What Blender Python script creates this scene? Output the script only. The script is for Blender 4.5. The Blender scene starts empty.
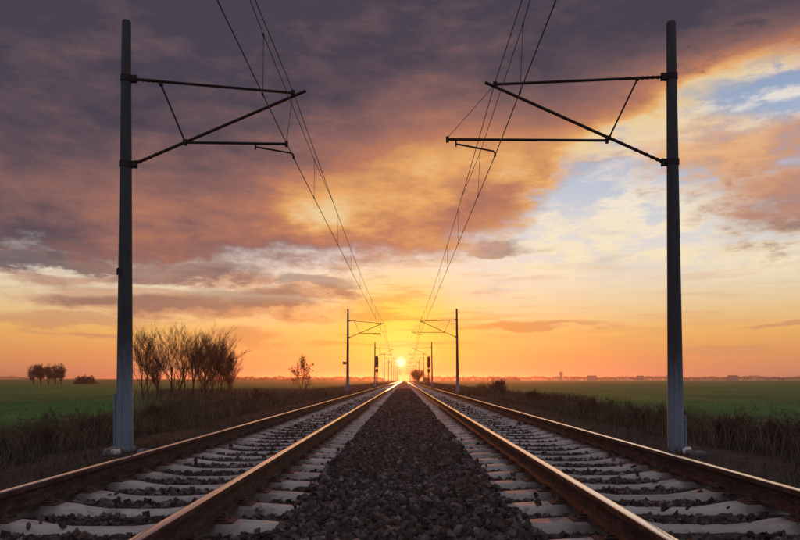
import bpy, bmesh, math, random
import numpy as np
from mathutils import Vector, Matrix, noise as mnoise

R = math.radians
scene = bpy.context.scene
COL = scene.collection

# ------------------------------------------------------------------ camera
CAM_H = 0.785            # lens height above the rail tops (rail tops are z = 0)
FPX, CX, CY = 660.0, 404.0, 380.0
cam_d = bpy.data.cameras.new('camera')
cam = bpy.data.objects.new('camera', cam_d)
COL.objects.link(cam)
cam.location = (0, 0, CAM_H)
cam.rotation_euler = (R(90), 0, 0)
cam_d.sensor_width = 36.0
cam_d.lens = FPX / 800 * 36.0
cam_d.shift_x = -(CX - 400) / 800
cam_d.shift_y = (CY - 270) / 800
cam_d.clip_start = 0.05
cam_d.clip_end = 30000
scene.camera = cam

# ------------------------------------------------------------------ sky
SUN_EL, SUN_AZ = 1.55, -0.3         # degrees; azimuth from straight ahead (+y), positive to the right


def lin(c):
    return tuple(((v / 255) / 12.92 if v / 255 <= 0.04045 else ((v / 255 + 0.055) / 1.055) ** 2.4) for v in c)


class Graph:
    """small helper that writes node graphs as formulas"""
    def __init__(self, tree):
        self.t = tree

    def node(self, kind, **kw):
        n = self.t.nodes.new(kind)
        for k, v in kw.items():
            setattr(n, k, v)
        return n

    def put(self, sock, v):
        if isinstance(v, E):
            self.t.links.new(v.s, sock)
        elif hasattr(v, 'is_output'):
            self.t.links.new(v, sock)
        else:
            if hasattr(sock.default_value, '__len__') and not hasattr(v, '__len__'):
                v = [v] * len(sock.default_value)
            elif hasattr(sock.default_value, '__len__') and len(sock.default_value) == 4 and len(v) == 3:
                v = tuple(v) + (1.0,)
            sock.default_value = v

    def m(self, op, a, b=0.0, c=None):
        n = self.node('ShaderNodeMath', operation=op)
        self.put(n.inputs[0], a)
        self.put(n.inputs[1], b)
        if c is not None:
            self.put(n.inputs[2], c)
        return E(self, n.outputs[0])

    def smooth(self, lo, hi, x):
        n = self.node('ShaderNodeMapRange', interpolation_type='SMOOTHSTEP')
        self.put(n.inputs[0], x)
        self.put(n.inputs[1], lo)
        self.put(n.inputs[2], hi)
        return E(self, n.outputs[0])

    def mix(self, f, a, b, blend='MIX'):
        n = self.node('ShaderNodeMix', data_type='RGBA', blend_type=blend)
        n.clamp_factor = True
        self.put(n.inputs[0], f)
        self.put(n.inputs[6], a)
        self.put(n.inputs[7], b)
        return E(self, n.outputs[2])

    def vec(self, x, y, z):
        n = self.node('ShaderNodeCombineXYZ')
        self.put(n.inputs[0], x); self.put(n.inputs[1], y); self.put(n.inputs[2], z)
        return E(self, n.outputs[0])

    def noise(self, v, scale, detail=4.0, rough=0.55, dist=0.0):
        n = self.node('ShaderNodeTexNoise')
        self.put(n.inputs['Vector'], v)
        n.inputs['Scale'].default_value = scale
        n.inputs['Detail'].default_value = detail
        n.inputs['Roughness'].default_value = rough
        n.inputs['Distortion'].default_value = dist
        return E(self, n.outputs['Fac'])

    def ramp(self, x, stops, interp='LINEAR'):
        n = self.node('ShaderNodeValToRGB')
        r = n.color_ramp
        r.interpolation = interp
        while len(r.elements) < len(stops):
            r.elements.new(0.5)
        for e, (p, c) in zip(r.elements, sorted(stops, key=lambda s: s[0])):
            e.position = p
            e.color = tuple(c) + (1,) if hasattr(c, '__len__') else (c, c, c, 1)
        self.put(n.inputs[0], x)
        return E(self, n.outputs[0])

    def gauss(self, x, y, cx, cy, sx, sy):
        dx = (x - cx) * (1.0 / sx)
        dy = (y - cy) * (1.0 / sy)
        return self.m('EXPONENT', (dx * dx + dy * dy) * -1.0)


class E:
    def __init__(self, g, s):
        self.g, self.s = g, s
    def __add__(self, o): return self.g.m('ADD', self, o)
    __radd__ = __add__
    def __sub__(self, o): return self.g.m('SUBTRACT', self, o)
    def __rsub__(self, o): return self.g.m('SUBTRACT', o, self)
    def __mul__(self, o): return self.g.m('MULTIPLY', self, o)
    __rmul__ = __mul__
    def clamp(self): 
        n = self.g.node('ShaderNodeClamp'); self.g.put(n.inputs[0], self)
        return E(self.g, n.outputs[0])


def pxdeg(x, y):
    """photo pixel -> (azimuth, elevation) of the sky there, in degrees"""
    u, v = (x - CX) / FPX, (CY - y) / FPX
    return math.degrees(math.atan(u)), math.degrees(math.atan(v / math.sqrt(1 + u * u)))


world = bpy.data.worlds.new('World')
scene.world = world
world.use_nodes = True
wt = world.node_tree
wt.nodes.clear()
g = Graph(wt)
tc = g.node('ShaderNodeTexCoord')
sep = g.node('ShaderNodeSeparateXYZ')
wt.links.new(tc.outputs['Generated'], sep.inputs[0])
DX, DY, DZ = (E(g, sep.outputs[i]) for i in range(3))
D2R = 180 / math.pi
az = g.m('ARCTAN2', DX, DY) * D2R                     # degrees, 0 = towards the sunset
el = g.m('ARCSINE', g.m('MINIMUM', g.m('MAXIMUM', DZ, -1.0), 1.0)) * D2R
elp = g.m('MAXIMUM', el, 0.0)

# cloud noises live on the sphere of directions, flattened so that layers lie level
dirv = g.vec(DX, DY, DZ * 2.6)
wide = g.vec(DX, DY, DZ * 7.0)
n_big = g.noise(dirv, 2.6, 5, 0.55) - 0.5
n_mid = g.noise(dirv, 7.0, 6, 0.58) - 0.5
n_fin = g.noise(dirv, 19.0, 8, 0.66) - 0.5
n_str = g.noise(wide, 5.0, 6, 0.55) - 0.5
n_str2 = g.noise(g.vec(DX + 3.1, DY, DZ * 12.0), 7.0, 5, 0.55) - 0.5
n_warp = g.noise(g.vec(DX + 7.7, DY, DZ * 3.2), 9.0, 5, 0.6) - 0.5
aw = az + n_warp * 9.0 + n_big * 5.0                  # warped position: ragged outlines
ew = el + n_mid * 4.4 + n_fin * 1.6

# --- clear air: Nishita twilight plus the sunset colours of the dusty layer
sky = g.node('ShaderNodeTexSky', sky_type='NISHITA')
sky.sun_disc = False
sky.sun_elevation = R(SUN_EL)
sky.sun_rotation = R(SUN_AZ)
sky.air_density = 1.0
sky.dust_density = 1.5
nish = E(g, sky.outputs[0])
to_sun = g.m('COSINE', az * (math.pi / 180))          # 1 towards the sunset, -1 behind
front = g.smooth(-0.35, 0.9, to_sun)
ramp_front = g.ramp(elp * (1 / 60.0), [
    (0.000, lin((216, 138, 114))), (0.035, lin((236, 158, 98))), (0.068, lin((246, 188, 108))),
    (0.105, lin((244, 216, 168))), (0.140, lin((244, 228, 204))), (0.185, lin((232, 230, 230))),
    (0.260, lin((198, 210, 228))), (0.400, lin((132, 160, 202))), (1.0, lin((84, 112, 168)))])
ramp_back = g.ramp(elp * (1 / 60.0), [
    (0.0, lin((160, 146, 166))), (0.15, lin((168, 168, 194))), (0.45, lin((138, 160, 204))), (1.0, lin((84, 112, 168)))])
clear = g.mix(front, ramp_back, ramp_front)
clear = g.mix(0.18, clear, g.mix(1.0, nish, (0.10, 0.10, 0.10), 'MULTIPLY'))

# --- high thin cloud over the clear part: pale puffs
puff = g.smooth(-0.10, 0.20, n_mid * 0.8 + n_str * 0.9 + n_fin * 1.1 + g.gauss(az, el, *pxdeg(600, 205), 9.0, 4.0) * 0.10) * g.smooth(6.0, 10.0, el)
clear = g.mix(puff * 0.8, clear, g.mix(g.smooth(9.0, 20.0, el), lin((254, 234, 190)), lin((252, 240, 224))))
shade = g.smooth(0.02, 0.22, n_str + n_fin * 0.5 - n_mid * 0.4) * g.smooth(5.0, 9.0, el)
clear = g.mix(shade * 0.42, clear, lin((176, 176, 196)))

# --- glow round the sun
dsx, dsy = (az - SUN_AZ), (el - SUN_EL)
glow_w = g.gauss(az, el, SUN_AZ, SUN_EL + 2.6, 5.2, 4.4)
glow_n = g.gauss(az, el, SUN_AZ, SUN_EL + 2.0, 2.8, 3.2)
clear = g.mix(glow_w * 0.95, clear, lin((255, 198, 44)))
clear = g.mix(glow_n * 0.9, clear, lin((255, 232, 92)))

low_red = g.gauss(az, el, SUN_AZ, 0.0, 9.0, 1.35)
clear = g.mix(low_red * 0.88, clear, lin((226, 88, 36)))

# --- low streaks of cloud near the horizon
streak = g.smooth(-0.01, 0.17, n_str2 + n_str * 0.6) * 0.8 * g.smooth(1.0, 4.0, el) * (1.0 - g.smooth(8.0, 12.0, el)) * (0.35 + 0.65 * (1.0 - g.smooth(0.0, 12.0, az)))
for (x, y, sx, sy, k) in [(190, 308, 170, 15, 1.0), (130, 292, 70, 6, 0.7), (250, 338, 50, 9, 0.8), (230, 280, 60, 8, 0.8), (60, 322, 80, 8, 0.7), (525, 325, 95, 5, 1.0),
                          (720, 352, 45, 5, 0.6), (300, 292, 60, 6, 0.8), (790, 323, 40, 3, 0.9), (375, 300, 45, 7, 0.6)]:
    ca, ce = pxdeg(x, y)
    b = g.gauss(az + n_warp * 9.0, el + n_str * 2.4 + n_fin * 1.6 + n_mid * 1.2, ca, ce, sx / 11.5, sy / 11.5)
    streak = g.m('MAXIMUM', streak, g.smooth(0.22, 0.85, b + n_fin * 0.9 + n_mid * 0.5) * k)
near_sun = g.gauss(az, el, SUN_AZ, SUN_EL + 2, 15.0, 9.0)
streak_col = g.mix(near_sun, g.mix(g.smooth(-25.0, 8.0, az), lin((186, 124, 104)), lin((204, 144, 108))), lin((222, 142, 54)))
col = g.mix(streak * 0.75, clear, streak_col)

# --- the cloud deck: lower edge by azimuth (elevation in degrees / 60), ragged by the warp
def edge(points, out):
    st = []
    for x, y in points:
        a, e = pxdeg(x, y)
        st.append(((a + 180) / 360, e / 60))
    return [(0.0, out), (0.38, st[0][1])] + st + [(0.64, 24 / 60), (0.80, 20 / 60), (1.0, out)]
edge_stops = edge([(0, 262), (120, 275), (240, 268), (370, 262), (415, 258), (470, 250), (525, 226), (565, 180), (610, 152), (650, 130), (700, 108), (800, 66)], 14 / 60)
edge_e = g.ramp((aw * (1 / 360.0)) + 0.5, edge_stops) * 60.0
# position above the lower edge
above = ew + n_str * 2.0 - edge_e
deck = g.smooth(-1.5, 1.8, above + n_fin * 3.4)
# second lower rag of cloud at right, with its gap of blue
for (x, y, sx, sy, k) in [(740, 152, 115, 34, 1.0), (790, 195, 75, 40, 1.0), (680, 128, 90, 26, 0.9), (585, 150, 70, 22, 0.8)]:
    ca, ce = pxdeg(x, y)
    b = g.gauss(az + n_warp * 10.0, el + n_mid * 6.0 + n_fin * 2.0, ca, ce, sx / 11.5, sy / 11.5)
    deck = g.m('MAXIMUM', deck, g.smooth(0.28, 0.95, b + n_fin * 1.1 + n_mid * 0.7) * k * 0.85)
for (x, y, sx, sy, k) in [(60, 262, 120, 12, 0.9), (190, 272, 90, 12, 0.8), (250, 300, 90, 14, 0.55), (150, 305, 110, 9, 0.5), (310, 285, 60, 10, 0.6), (485, 248, 60, 12, 0.7)]:
    ca, ce = pxdeg(x, y)
    b = g.gauss(az + n_warp * 10.0, el + n_mid * 3.0 + n_fin * 2.0 + n_str * 2.0, ca, ce, sx / 11.5, sy / 11.5)
    deck = g.m('MAXIMUM', deck, g.smooth(0.30, 0.85, b + n_fin * 0.8) * k)
ca, ce = pxdeg(758, 97)
deck = deck * (1.0 - g.gauss(az + n_warp * 6, el + n_mid * 5 + n_fin * 1.5, ca, ce, 3.6, 1.4) * 0.95)

# how much of the low sun reaches the underside
lit = g.gauss(aw, ew, *pxdeg(430, 185), 10.5, 6.8) * 0.62
lit = lit + g.gauss(aw, ew, *pxdeg(325, 208), 3.4, 2.4) * 0.40
lit = lit + g.gauss(aw, ew, *pxdeg(590, 145), 12.0, 2.6) * 0.42
lit = lit + g.gauss(aw, ew, *pxdeg(270, 225), 14.0, 6.0) * 0.22
lit = lit + g.gauss(aw, ew, *pxdeg(750, 160), 12.0, 7.5) * 0.66
lit = lit + g.gauss(aw, ew, *pxdeg(740, 85), 8.0, 2.6) * 0.42
lit = lit + g.gauss(aw, ew, *pxdeg(120, 225), 18.0, 6.5) * 0.24
rim = g.smooth(-0.9, 0.4, above) * (1.0 - g.smooth(0.6, 3.4, above)) * g.smooth(-6.0, 14.0, az) * (1.0 - g.smooth(50.0, 100.0, az))
lit = (lit - g.smooth(0.0, 0.3, n_mid + n_fin) * g.smooth(12.0, 22.0, az) * 0.30 + rim * 0.30 + n_mid * 0.62 + n_fin * 0.45 + n_str * 0.30).clamp()
deck_col = g.ramp(lit, [(0.0, lin((70, 66, 79))), (0.14, lin((97, 81, 88))), (0.36, lin((148, 106, 98))),
                        (0.58, lin((196, 130, 98))), (0.80, lin((242, 176, 106))), (1.0, lin((252, 218, 160)))])
# the deck is lighter or darker with its thickness, and bluer away from the sunset
thick = (n_big * 0.9 + n_mid * 0.5 + 0.5).clamp()
deck_col = g.mix(thick * 0.26, deck_col, lin((62, 57, 70)))
deck_col = g.mix((1.0 - front) * 0.85, deck_col, g.mix(thick, lin((196, 188, 200)), lin((146, 144, 166))))
col = g.mix(deck, col, deck_col)

# --- the sun itself
ang = g.m('SQRT', dsx * dsx + dsy * dsy)
disc = 1.0 - g.smooth(0.0, 0.62, ang)
halo = g.m('EXPONENT', ang * -0.95)
col = g.mix(halo * 0.85, col, (1.0, 0.84, 0.32))
col = g.mix(disc, col, (2.2, 1.75, 0.95))
# below the horizon: the dusk haze colour
bg = g.node('ShaderNodeBackground')
g.put(bg.inputs[0], col)
bg.inputs[1].default_value = 1.0
wo = g.node('ShaderNodeOutputWorld')
wt.links.new(bg.outputs[0], wo.inputs[0])
world.cycles.sampling_method = 'MANUAL'
world.cycles.sample_map_resolution = 512

# ------------------------------------------------------------------ sun, exposure
sun_d = bpy.data.lights.new('sun', 'SUN')
sun = bpy.data.objects.new('sun', sun_d)
COL.objects.link(sun)
sun_d.energy = 2.1
sun_d.angle = R(0.6)
sun_d.color = (1.0, 0.22, 0.05)
sv = Vector((math.sin(R(SUN_AZ)) * math.cos(R(SUN_EL)), math.cos(R(SUN_AZ)) * math.cos(R(SUN_EL)), math.sin(R(SUN_EL))))
sun.rotation_euler = (-sv).to_track_quat('-Z', 'Y').to_euler()
sun.location = (0, 0, 60)

vs = scene.view_settings
vs.view_transform = 'Standard'
vs.look = 'None'
vs.exposure = 0.0
vs.gamma = 1.0
vs.use_curve_mapping = False
scene.cycles.use_denoising = True
scene.cycles.max_bounces = 6
scene.cycles.diffuse_bounces = 3
scene.cycles.volume_bounces = 0
scene.cycles.transparent_max_bounces = 6
scene.cycles.sample_clamp_indirect = 4.0

# ------------------------------------------------------------------ helpers
rng = random.Random(7)
nrg = np.random.default_rng(11)


def P(px, py, d):
    """photo pixel at depth d -> place in the scene (used once, to measure the masts and trees from the photograph)"""
    return Vector(((px - CX) / FPX * d, d, CAM_H + (CY - py) / FPX * d))


def mesh_np(name, verts, faces):
    """faces: (n,3) or (n,4) int array"""
    me = bpy.data.meshes.new(name)
    v = np.asarray(verts, dtype=np.float32)
    f = np.asarray(faces, dtype=np.int32)
    k = f.shape[1]
    me.vertices.add(len(v))
    me.vertices.foreach_set('co', v.ravel())
    me.loops.add(f.size)
    me.loops.foreach_set('vertex_index', f.ravel())
    me.polygons.add(len(f))
    me.polygons.foreach_set('loop_start', np.arange(0, f.size, k, dtype=np.int32))
    me.update(calc_edges=True)
    return me


class MB:
    """collects shapes, then links them as ONE mesh object"""
    def __init__(self):
        self.v, self.f, self.mi = [], [], []
        self.mat = 0

    def add(self, vs, fs):
        o = len(self.v)
        self.v += [tuple(p) for p in vs]
        self.f += [tuple(i + o for i in f) for f in fs]
        self.mi += [self.mat] * len(fs)

    def box(self, c, s, rot=None, taper=1.0):
        x, y, z = s[0] / 2, s[1] / 2, s[2] / 2
        vs = []
        for k in (-1, 1):
            t = taper if k == 1 else 1.0
            for (a, b) in ((-1, -1), (1, -1), (1, 1), (-1, 1)):
                p = Vector((a * x * t, b * y * t, k * z))
                if rot is not None:
                    p = rot @ p
                vs.append(p + Vector(c))
        self.add(vs, [(3, 2, 1, 0), (4, 5, 6, 7), (0, 1, 5, 4), (1, 2, 6, 5), (2, 3, 7, 6), (3, 0, 4, 7)])

    def tube(self, pts, rad, n=8, caps=True):
        pts = [Vector(p) for p in pts]
        if not hasattr(rad, '__len__'):
            rad = [rad] * len(pts)
        rings = []
        up = None
        for i, p in enumerate(pts):
            d = (pts[min(i + 1, len(pts) - 1)] - pts[max(i - 1, 0)]).normalized()
            ref = Vector((0, 0, 1)) if abs(d.z) < 0.95 else Vector((1, 0, 0))
            a = d.cross(ref).normalized() if up is None else (up - d * up.dot(d)).normalized()
            up = a
            b = d.cross(a)
            rings.append([p + (a * math.cos(2 * math.pi * k / n) + b * math.sin(2 * math.pi * k / n)) * rad[i] for k in range(n)])
        vs = [q for r in rings for q in r]
        fs = []
        for i in range(len(pts) - 1):
            for k in range(n):
                k2 = (k + 1) % n
                fs.append((i * n + k, i * n + k2, (i + 1) * n + k2, (i + 1) * n + k))
        if caps:
            fs.append(tuple(range(n))[::-1])
            fs.append(tuple((len(pts) - 1) * n + k for k in range(n)))
        self.add(vs, fs)

    def build(self, name, mats, parent=None, smooth=False):
        me = bpy.data.meshes.new(name)
        me.from_pydata(self.v, [], self.f)
        for m_ in (mats if isinstance(mats, (list, tuple)) else [mats]):
            me.materials.append(m_)
        me.polygons.foreach_set('material_index', self.mi)
        if smooth:
            me.polygons.foreach_set('use_smooth', [True] * len(me.polygons))
        me.update()
        return link(name, me, parent)


def link(name, me, parent=None):
    o = bpy.data.objects.new(name, me)
    COL.objects.link(o)
    if parent is not None:
        o.parent = parent
    return o


def tag(o, label=None, cat=None, group=None, kind=None):
    if label: o['label'] = label
    if cat: o['category'] = cat
    if group: o['group'] = group
    if kind: o['kind'] = kind
    return o


def empty(name, loc=(0, 0, 0)):
    o = bpy.data.objects.new(name, None)
    COL.objects.link(o)
    o.location = loc
    o.empty_display_size = 0.2
    return o


def copy_tree(o, parent=None):
    c = o.copy()
    COL.objects.link(c)
    c.parent = parent
    for ch in list(o.children):
        copy_tree(ch, c)
    return c


def shade_auto(o, ang=35):
    me = o.data
    me.polygons.foreach_set('use_smooth', [True] * len(me.polygons))
    me.set_sharp_from_angle(angle=R(ang))


# ------------------------------------------------------------------ materials
def material(name, build, rough=0.8, metal=0.0, spec=0.3):
    m_ = bpy.data.materials.new(name)
    m_.use_nodes = True
    t = m_.node_tree
    gg = Graph(t)
    b = t.nodes['Principled BSDF']
    b.inputs['Roughness'].default_value = rough
    b.inputs['Metallic'].default_value = metal
    b.inputs['Specular IOR Level'].default_value = spec
    tcn = gg.node('ShaderNodeTexCoord')
    geo = gg.node('ShaderNodeNewGeometry')
    build(gg, b, E(gg, tcn.outputs['Object']), E(gg, geo.outputs['Position']), geo)
    return m_


def bump(gg, b, h, strength=0.4, dist=0.02):
    n = gg.node('ShaderNodeBump')
    n.inputs['Strength'].default_value = strength
    n.inputs['Distance'].default_value = dist
    gg.put(n.inputs['Height'], h)
    gg.t.links.new(n.outputs[0], b.inputs['Normal'])


def xyz(gg, v):
    s = gg.node('ShaderNodeSeparateXYZ')
    gg.put(s.inputs[0], v)
    return [E(gg, s.outputs[i]) for i in range(3)]


def oid(gg):
    return E(gg, gg.node('ShaderNodeObjectInfo').outputs['Random'])


def isl(geo, gg):
    return E(gg, geo.outputs['Random Per Island'])


def m_ground(gg, b, ob, pos, geo):
    n1 = gg.noise(pos, 0.05, 5, 0.6)
    n2 = gg.noise(pos, 3.0, 5, 0.65)
    x, y, z = xyz(gg, pos)
    ax = gg.m('ABSOLUTE', x + (gg.noise(pos, 0.06, 4) - 0.5) * 9.0 + (gg.noise(pos, 0.6, 3) - 0.5) * 2.0)
    # winter wheat: drilled rows, patchy vigour; the scrub verge and the track shoulder are bare dirt and litter
    fx = gg.vec(x * 0.012, y * 0.0035, 0.0)
    patch = gg.noise(fx, 6.0, 5, 0.6)
    wheat = gg.ramp(patch * 0.8 + n2 * 0.25 - 0.02, [(0.25, (0.036, 0.098, 0.026)), (0.5, (0.076, 0.178, 0.042)), (0.75, (0.125, 0.215, 0.062))])
    tram = gg.m('ABSOLUTE', gg.m('FRACT', (x + (gg.noise(pos, 0.02, 2) - 0.5) * 3.0) * (1 / 18.0)) - 0.5)
    wheat = gg.mix((1.0 - gg.smooth(0.010, 0.030, gg.m('ABSOLUTE', tram - 0.42))) * 0.5, wheat, (0.075, 0.066, 0.040))
    bare = gg.smooth(0.56, 0.70, gg.noise(gg.vec(x * 0.03, y * 0.012, 0.0), 2.0, 5, 0.6))
    wheat = gg.mix(bare * 0.6, wheat, (0.105, 0.120, 0.050))
    dirt = gg.ramp(n2, [(0.25, (0.026, 0.020, 0.016)), (0.55, (0.062, 0.046, 0.036)), (0.8, (0.12, 0.095, 0.072))])
    litter = gg.ramp(n2 * 0.7 + n1 * 0.3, [(0.3, (0.030, 0.024, 0.016)), (0.5, (0.075, 0.056, 0.034)), (0.75, (0.15, 0.115, 0.07))])
    ver = gg.mix(gg.smooth(5.5, 8.0, ax), dirt, litter)
    wl = gg.smooth(13.0, 15.5, ax + (patch - 0.5) * 6.0)
    fl = gg.mix(wl, ver, wheat)
    gg.put(b.inputs['Base Color'], fl)
    bump(gg, b, n2 + gg.noise(pos, 14.0, 3) * 0.5, 0.8, 0.09)


def m_ballast(gg, b, ob, pos, geo):
    v = gg.node('ShaderNodeTexVoronoi')
    gg.put(v.inputs['Vector'], pos)
    v.inputs['Scale'].default_value = 19.0
    cell = E(gg, v.outputs['Distance'])
    cc = gg.node('ShaderNodeSeparateColor')
    gg.t.links.new(v.outputs['Color'], cc.inputs[0])
    r_ = E(gg, cc.outputs[0])
    n1 = gg.noise(pos, 0.5, 4)
    gg.put(b.inputs['Base Color'], gg.mix((r_ * 0.8 + n1 * 0.2), (0.030, 0.024, 0.022), (0.14, 0.117, 0.105)))
    bump(gg, b, cell * -1.0, 1.0, 0.05)


def m_stone(gg, b, ob, pos, geo):
    r_ = isl(geo, gg)
    c = gg.ramp(r_, [(0.0, (0.022, 0.017, 0.015)), (0.40, (0.060, 0.048, 0.042)), (0.75, (0.115, 0.094, 0.084)), (0.92, (0.16, 0.13, 0.115)), (1.0, (0.27, 0.24, 0.22))])
    n2 = gg.noise(pos, 45.0, 3)
    gg.put(b.inputs['Base Color'], gg.mix((n2 * 0.35 + gg.smooth(0.45, 0.75, gg.noise(pos, 0.9, 4)) * 0.45).clamp(), c, (0.070, 0.044, 0.033)))
    bump(gg, b, n2, 0.4, 0.008)


def m_concrete(c0, c1, rust=0.0):
    def f(gg, b, ob, pos, geo):
        n1 = gg.noise(pos, 5.0, 5, 0.65)
        n2 = gg.noise(pos, 60.0, 3, 0.6)
        r_ = oid(gg)
        c = gg.mix((n1 * 0.8 + (r_ - 0.5) * 0.5 + 0.1).clamp(), c0, c1)
        c = gg.mix(gg.smooth(0.60, 0.78, n2) * 0.5, c, tuple(v * 0.45 for v in c0))
        if rust:
            # rust washed off the rail lies on the seats below it
            x, y, z = xyz(gg, ob)
            d = gg.m('ABSOLUTE', gg.m('ABSOLUTE', x) - 0.75)
            st = (1.0 - gg.smooth(0.08, 0.30, d + (n1 - 0.5) * 0.35)) * rust
            c = gg.mix(st, c, (0.085, 0.042, 0.024))
            c = gg.mix(gg.smooth(0.50, 0.68, gg.noise(pos, 2.2, 5, 0.65)) * 0.6, c, (0.10, 0.085, 0.072))
            c = gg.mix(gg.smooth(0.60, 0.70, gg.noise(pos, 9.0, 4, 0.7)) * 0.6, c, (0.075, 0.062, 0.052))
        gg.put(b.inputs['Base Color'], c)
        bump(gg, b, n2 + n1, 0.35, 0.01)
    return f


def m_pole(gg, b, ob, pos, geo):
    x, y, z = xyz(gg, ob)
    n1 = gg.noise(gg.vec(x * 6.0, y * 6.0, z * 0.7), 3.0, 5, 0.6)
    n2 = gg.noise(ob, 35.0, 4, 0.6)
    c = gg.mix(n1, (0.015, 0.019, 0.024), (0.058, 0.068, 0.078))
    # light fade painted into the colour: foot of the mast brighter, upper edge streaky
    light_fade = 1.0 - gg.smooth(0.8, 2.1, z + (n1 - 0.5) * 1.1)
    c = gg.mix(light_fade * 0.92, c, gg.mix(n2, (0.125, 0.175, 0.225), (0.23, 0.295, 0.35)))
    c = gg.mix(gg.smooth(0.58, 0.75, n2) * 0.5, c, (0.05, 0.05, 0.05))
    run = gg.noise(gg.vec(x * 14.0, y * 14.0, z * 0.25), 2.0, 4, 0.6)          # rain and rust runs down the mast
    c = gg.mix(gg.smooth(0.54, 0.70, run) * 0.55, c, (0.060, 0.040, 0.030))
    c = gg.mix(gg.smooth(0.55, 0.75, gg.noise(ob, 4.0, 5, 0.65)) * 0.4, c, (0.05, 0.055, 0.055))
    gg.put(b.inputs['Base Color'], c)
    bump(gg, b, n2, 0.25, 0.01)


def m_rust(gg, b, ob, pos, geo):
    x, y, z = xyz(gg, pos)
    n1 = gg.noise(gg.vec(x * 5.0, y * 1.1, z * 7.0), 3.5, 6, 0.7)
    n2 = gg.noise(gg.vec(x, y * 0.5, z), 34.0, 5, 0.7)
    c = gg.ramp(n1 * 0.6 + n2 * 0.4, [(0.34, (0.020, 0.012, 0.010)), (0.5, (0.056, 0.030, 0.022)), (0.64, (0.125, 0.074, 0.054))])
    gg.put(b.inputs['Base Color'], c)
    bump(gg, b, n2, 0.3, 0.004)


def m_steel(gg, b, ob, pos, geo):
    x, y, z = xyz(gg, pos)
    n1 = gg.noise(gg.vec(x * 60.0, y * 1.2, 0.0), 2.0, 4, 0.6)
    gg.put(b.inputs['Base Color'], gg.mix(n1, (0.78, 0.77, 0.80), (0.95, 0.94, 0.97)))
    gg.put(b.inputs['Roughness'], n1 * 0.16 + 0.13)


def m_plain(c, var=0.25, sc=12.0, bm=0.2):
    def f(gg, b, ob, pos, geo):
        n1 = gg.noise(ob, sc, 4, 0.6)
        gg.put(b.inputs['Base Color'], gg.mix(n1, tuple(v * (1 - var) for v in c), tuple(v * (1 + var) for v in c)))
        if bm:
            bump(gg, b, n1, bm, 0.01)
    return f


def m_dry(stops):
    def f(gg, b, ob, pos, geo):
        r_ = isl(geo, gg)
        n1 = gg.noise(pos, 0.45, 3)
        gg.put(b.inputs['Base Color'], gg.ramp(r_ * 0.55 + n1 * 0.45, stops))
    return f


MAT = {}
MAT['ground'] = material('ground_fields', m_ground, 0.95, spec=0.1)
MAT['ballast'] = material('ballast_bed', m_ballast, 0.95, spec=0.1)
MAT['stone'] = material('ballast_stone', m_stone, 0.85, spec=0.15)
MAT['sleeper'] = material('sleeper_concrete', m_concrete((0.29, 0.285, 0.255), (0.58, 0.57, 0.52), 0.7), 0.85, spec=0.15)
MAT['concrete'] = material('foundation_concrete', m_concrete((0.12, 0.12, 0.12), (0.24, 0.24, 0.235)), 0.9, spec=0.1)
MAT['pale'] = material('pale_stone', m_concrete((0.55, 0.55, 0.54), (0.78, 0.78, 0.76)), 0.8)
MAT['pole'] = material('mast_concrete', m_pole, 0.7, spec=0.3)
MAT['rust'] = material('rusty_rail', m_rust, 0.8, spec=0.12)
MAT['steel'] = material('polished_rail_top', m_steel, 0.3, 1.0)
MAT['clip'] = material('clip_steel', m_plain((0.075, 0.042, 0.030), 0.4, 20.0), 0.6, spec=0.4)
MAT['galv'] = material('weathered_tube', m_plain((0.026, 0.023, 0.023), 0.3, 8.0), 0.7, 0.1, 0.2)
MAT['insul'] = material('insulator_brown', m_plain((0.040, 0.020, 0.016), 0.2, 8.0), 0.7, spec=0.15)
MAT['wire'] = material('wire_copper_dark', m_plain((0.045, 0.034, 0.030), 0.2, 4.0, 0), 0.5, 0.5)
MAT['black'] = material('signal_black', m_plain((0.020, 0.020, 0.022), 0.2, 8.0), 0.6)
MAT['lens'] = material('signal_glass', m_plain((0.08, 0.02, 0.02), 0.2, 8.0), 0.1, spec=0.6)
MAT['plate'] = material('enamel_plate', m_plain((0.10, 0.10, 0.11), 0.2, 8.0), 0.5)
MAT['bark'] = material('dark_bark', m_plain((0.052, 0.038, 0.030), 0.35, 6.0), 0.9, spec=0.1)
MAT['twig'] = material('thin_twigs', m_plain((0.085, 0.050, 0.038), 0.35, 2.0, 0), 0.9, spec=0.1)
MAT['dry'] = material('dry_grass', m_dry([(0.15, (0.034, 0.026, 0.018)), (0.45, (0.095, 0.070, 0.044)), (0.65, (0.17, 0.125, 0.078)), (0.9, (0.27, 0.21, 0.13))]), 0.9, spec=0.1)
MAT['weed'] = material('dark_weeds', m_dry([(0.15, (0.026, 0.020, 0.015)), (0.42, (0.062, 0.047, 0.032)), (0.62, (0.105, 0.086, 0.050)), (0.85, (0.19, 0.15, 0.095))]), 0.9, spec=0.1)
MAT['green'] = material('field_blades', m_dry([(0.2, (0.030, 0.065, 0.018)), (0.5, (0.052, 0.125, 0.030)), (0.85, (0.09, 0.165, 0.045))]), 0.85, spec=0.15)
MAT['leaf'] = material('sparse_leaves', m_dry([(0.2, (0.030, 0.022, 0.014)), (0.6, (0.065, 0.045, 0.026)), (0.9, (0.10, 0.075, 0.04))]), 0.85, spec=0.15)
MAT['far'] = material('far_wood', m_dry([(0.2, (0.030, 0.028, 0.020)), (0.8, (0.060, 0.052, 0.036))]), 0.95, spec=0.05)
MAT['wall'] = material('far_render', m_plain((0.22, 0.20, 0.19), 0.15, 0.3, 0), 0.9)
MAT['roof'] = material('far_roof_tile', m_plain((0.12, 0.055, 0.04), 0.2, 0.6, 0), 0.9)
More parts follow.
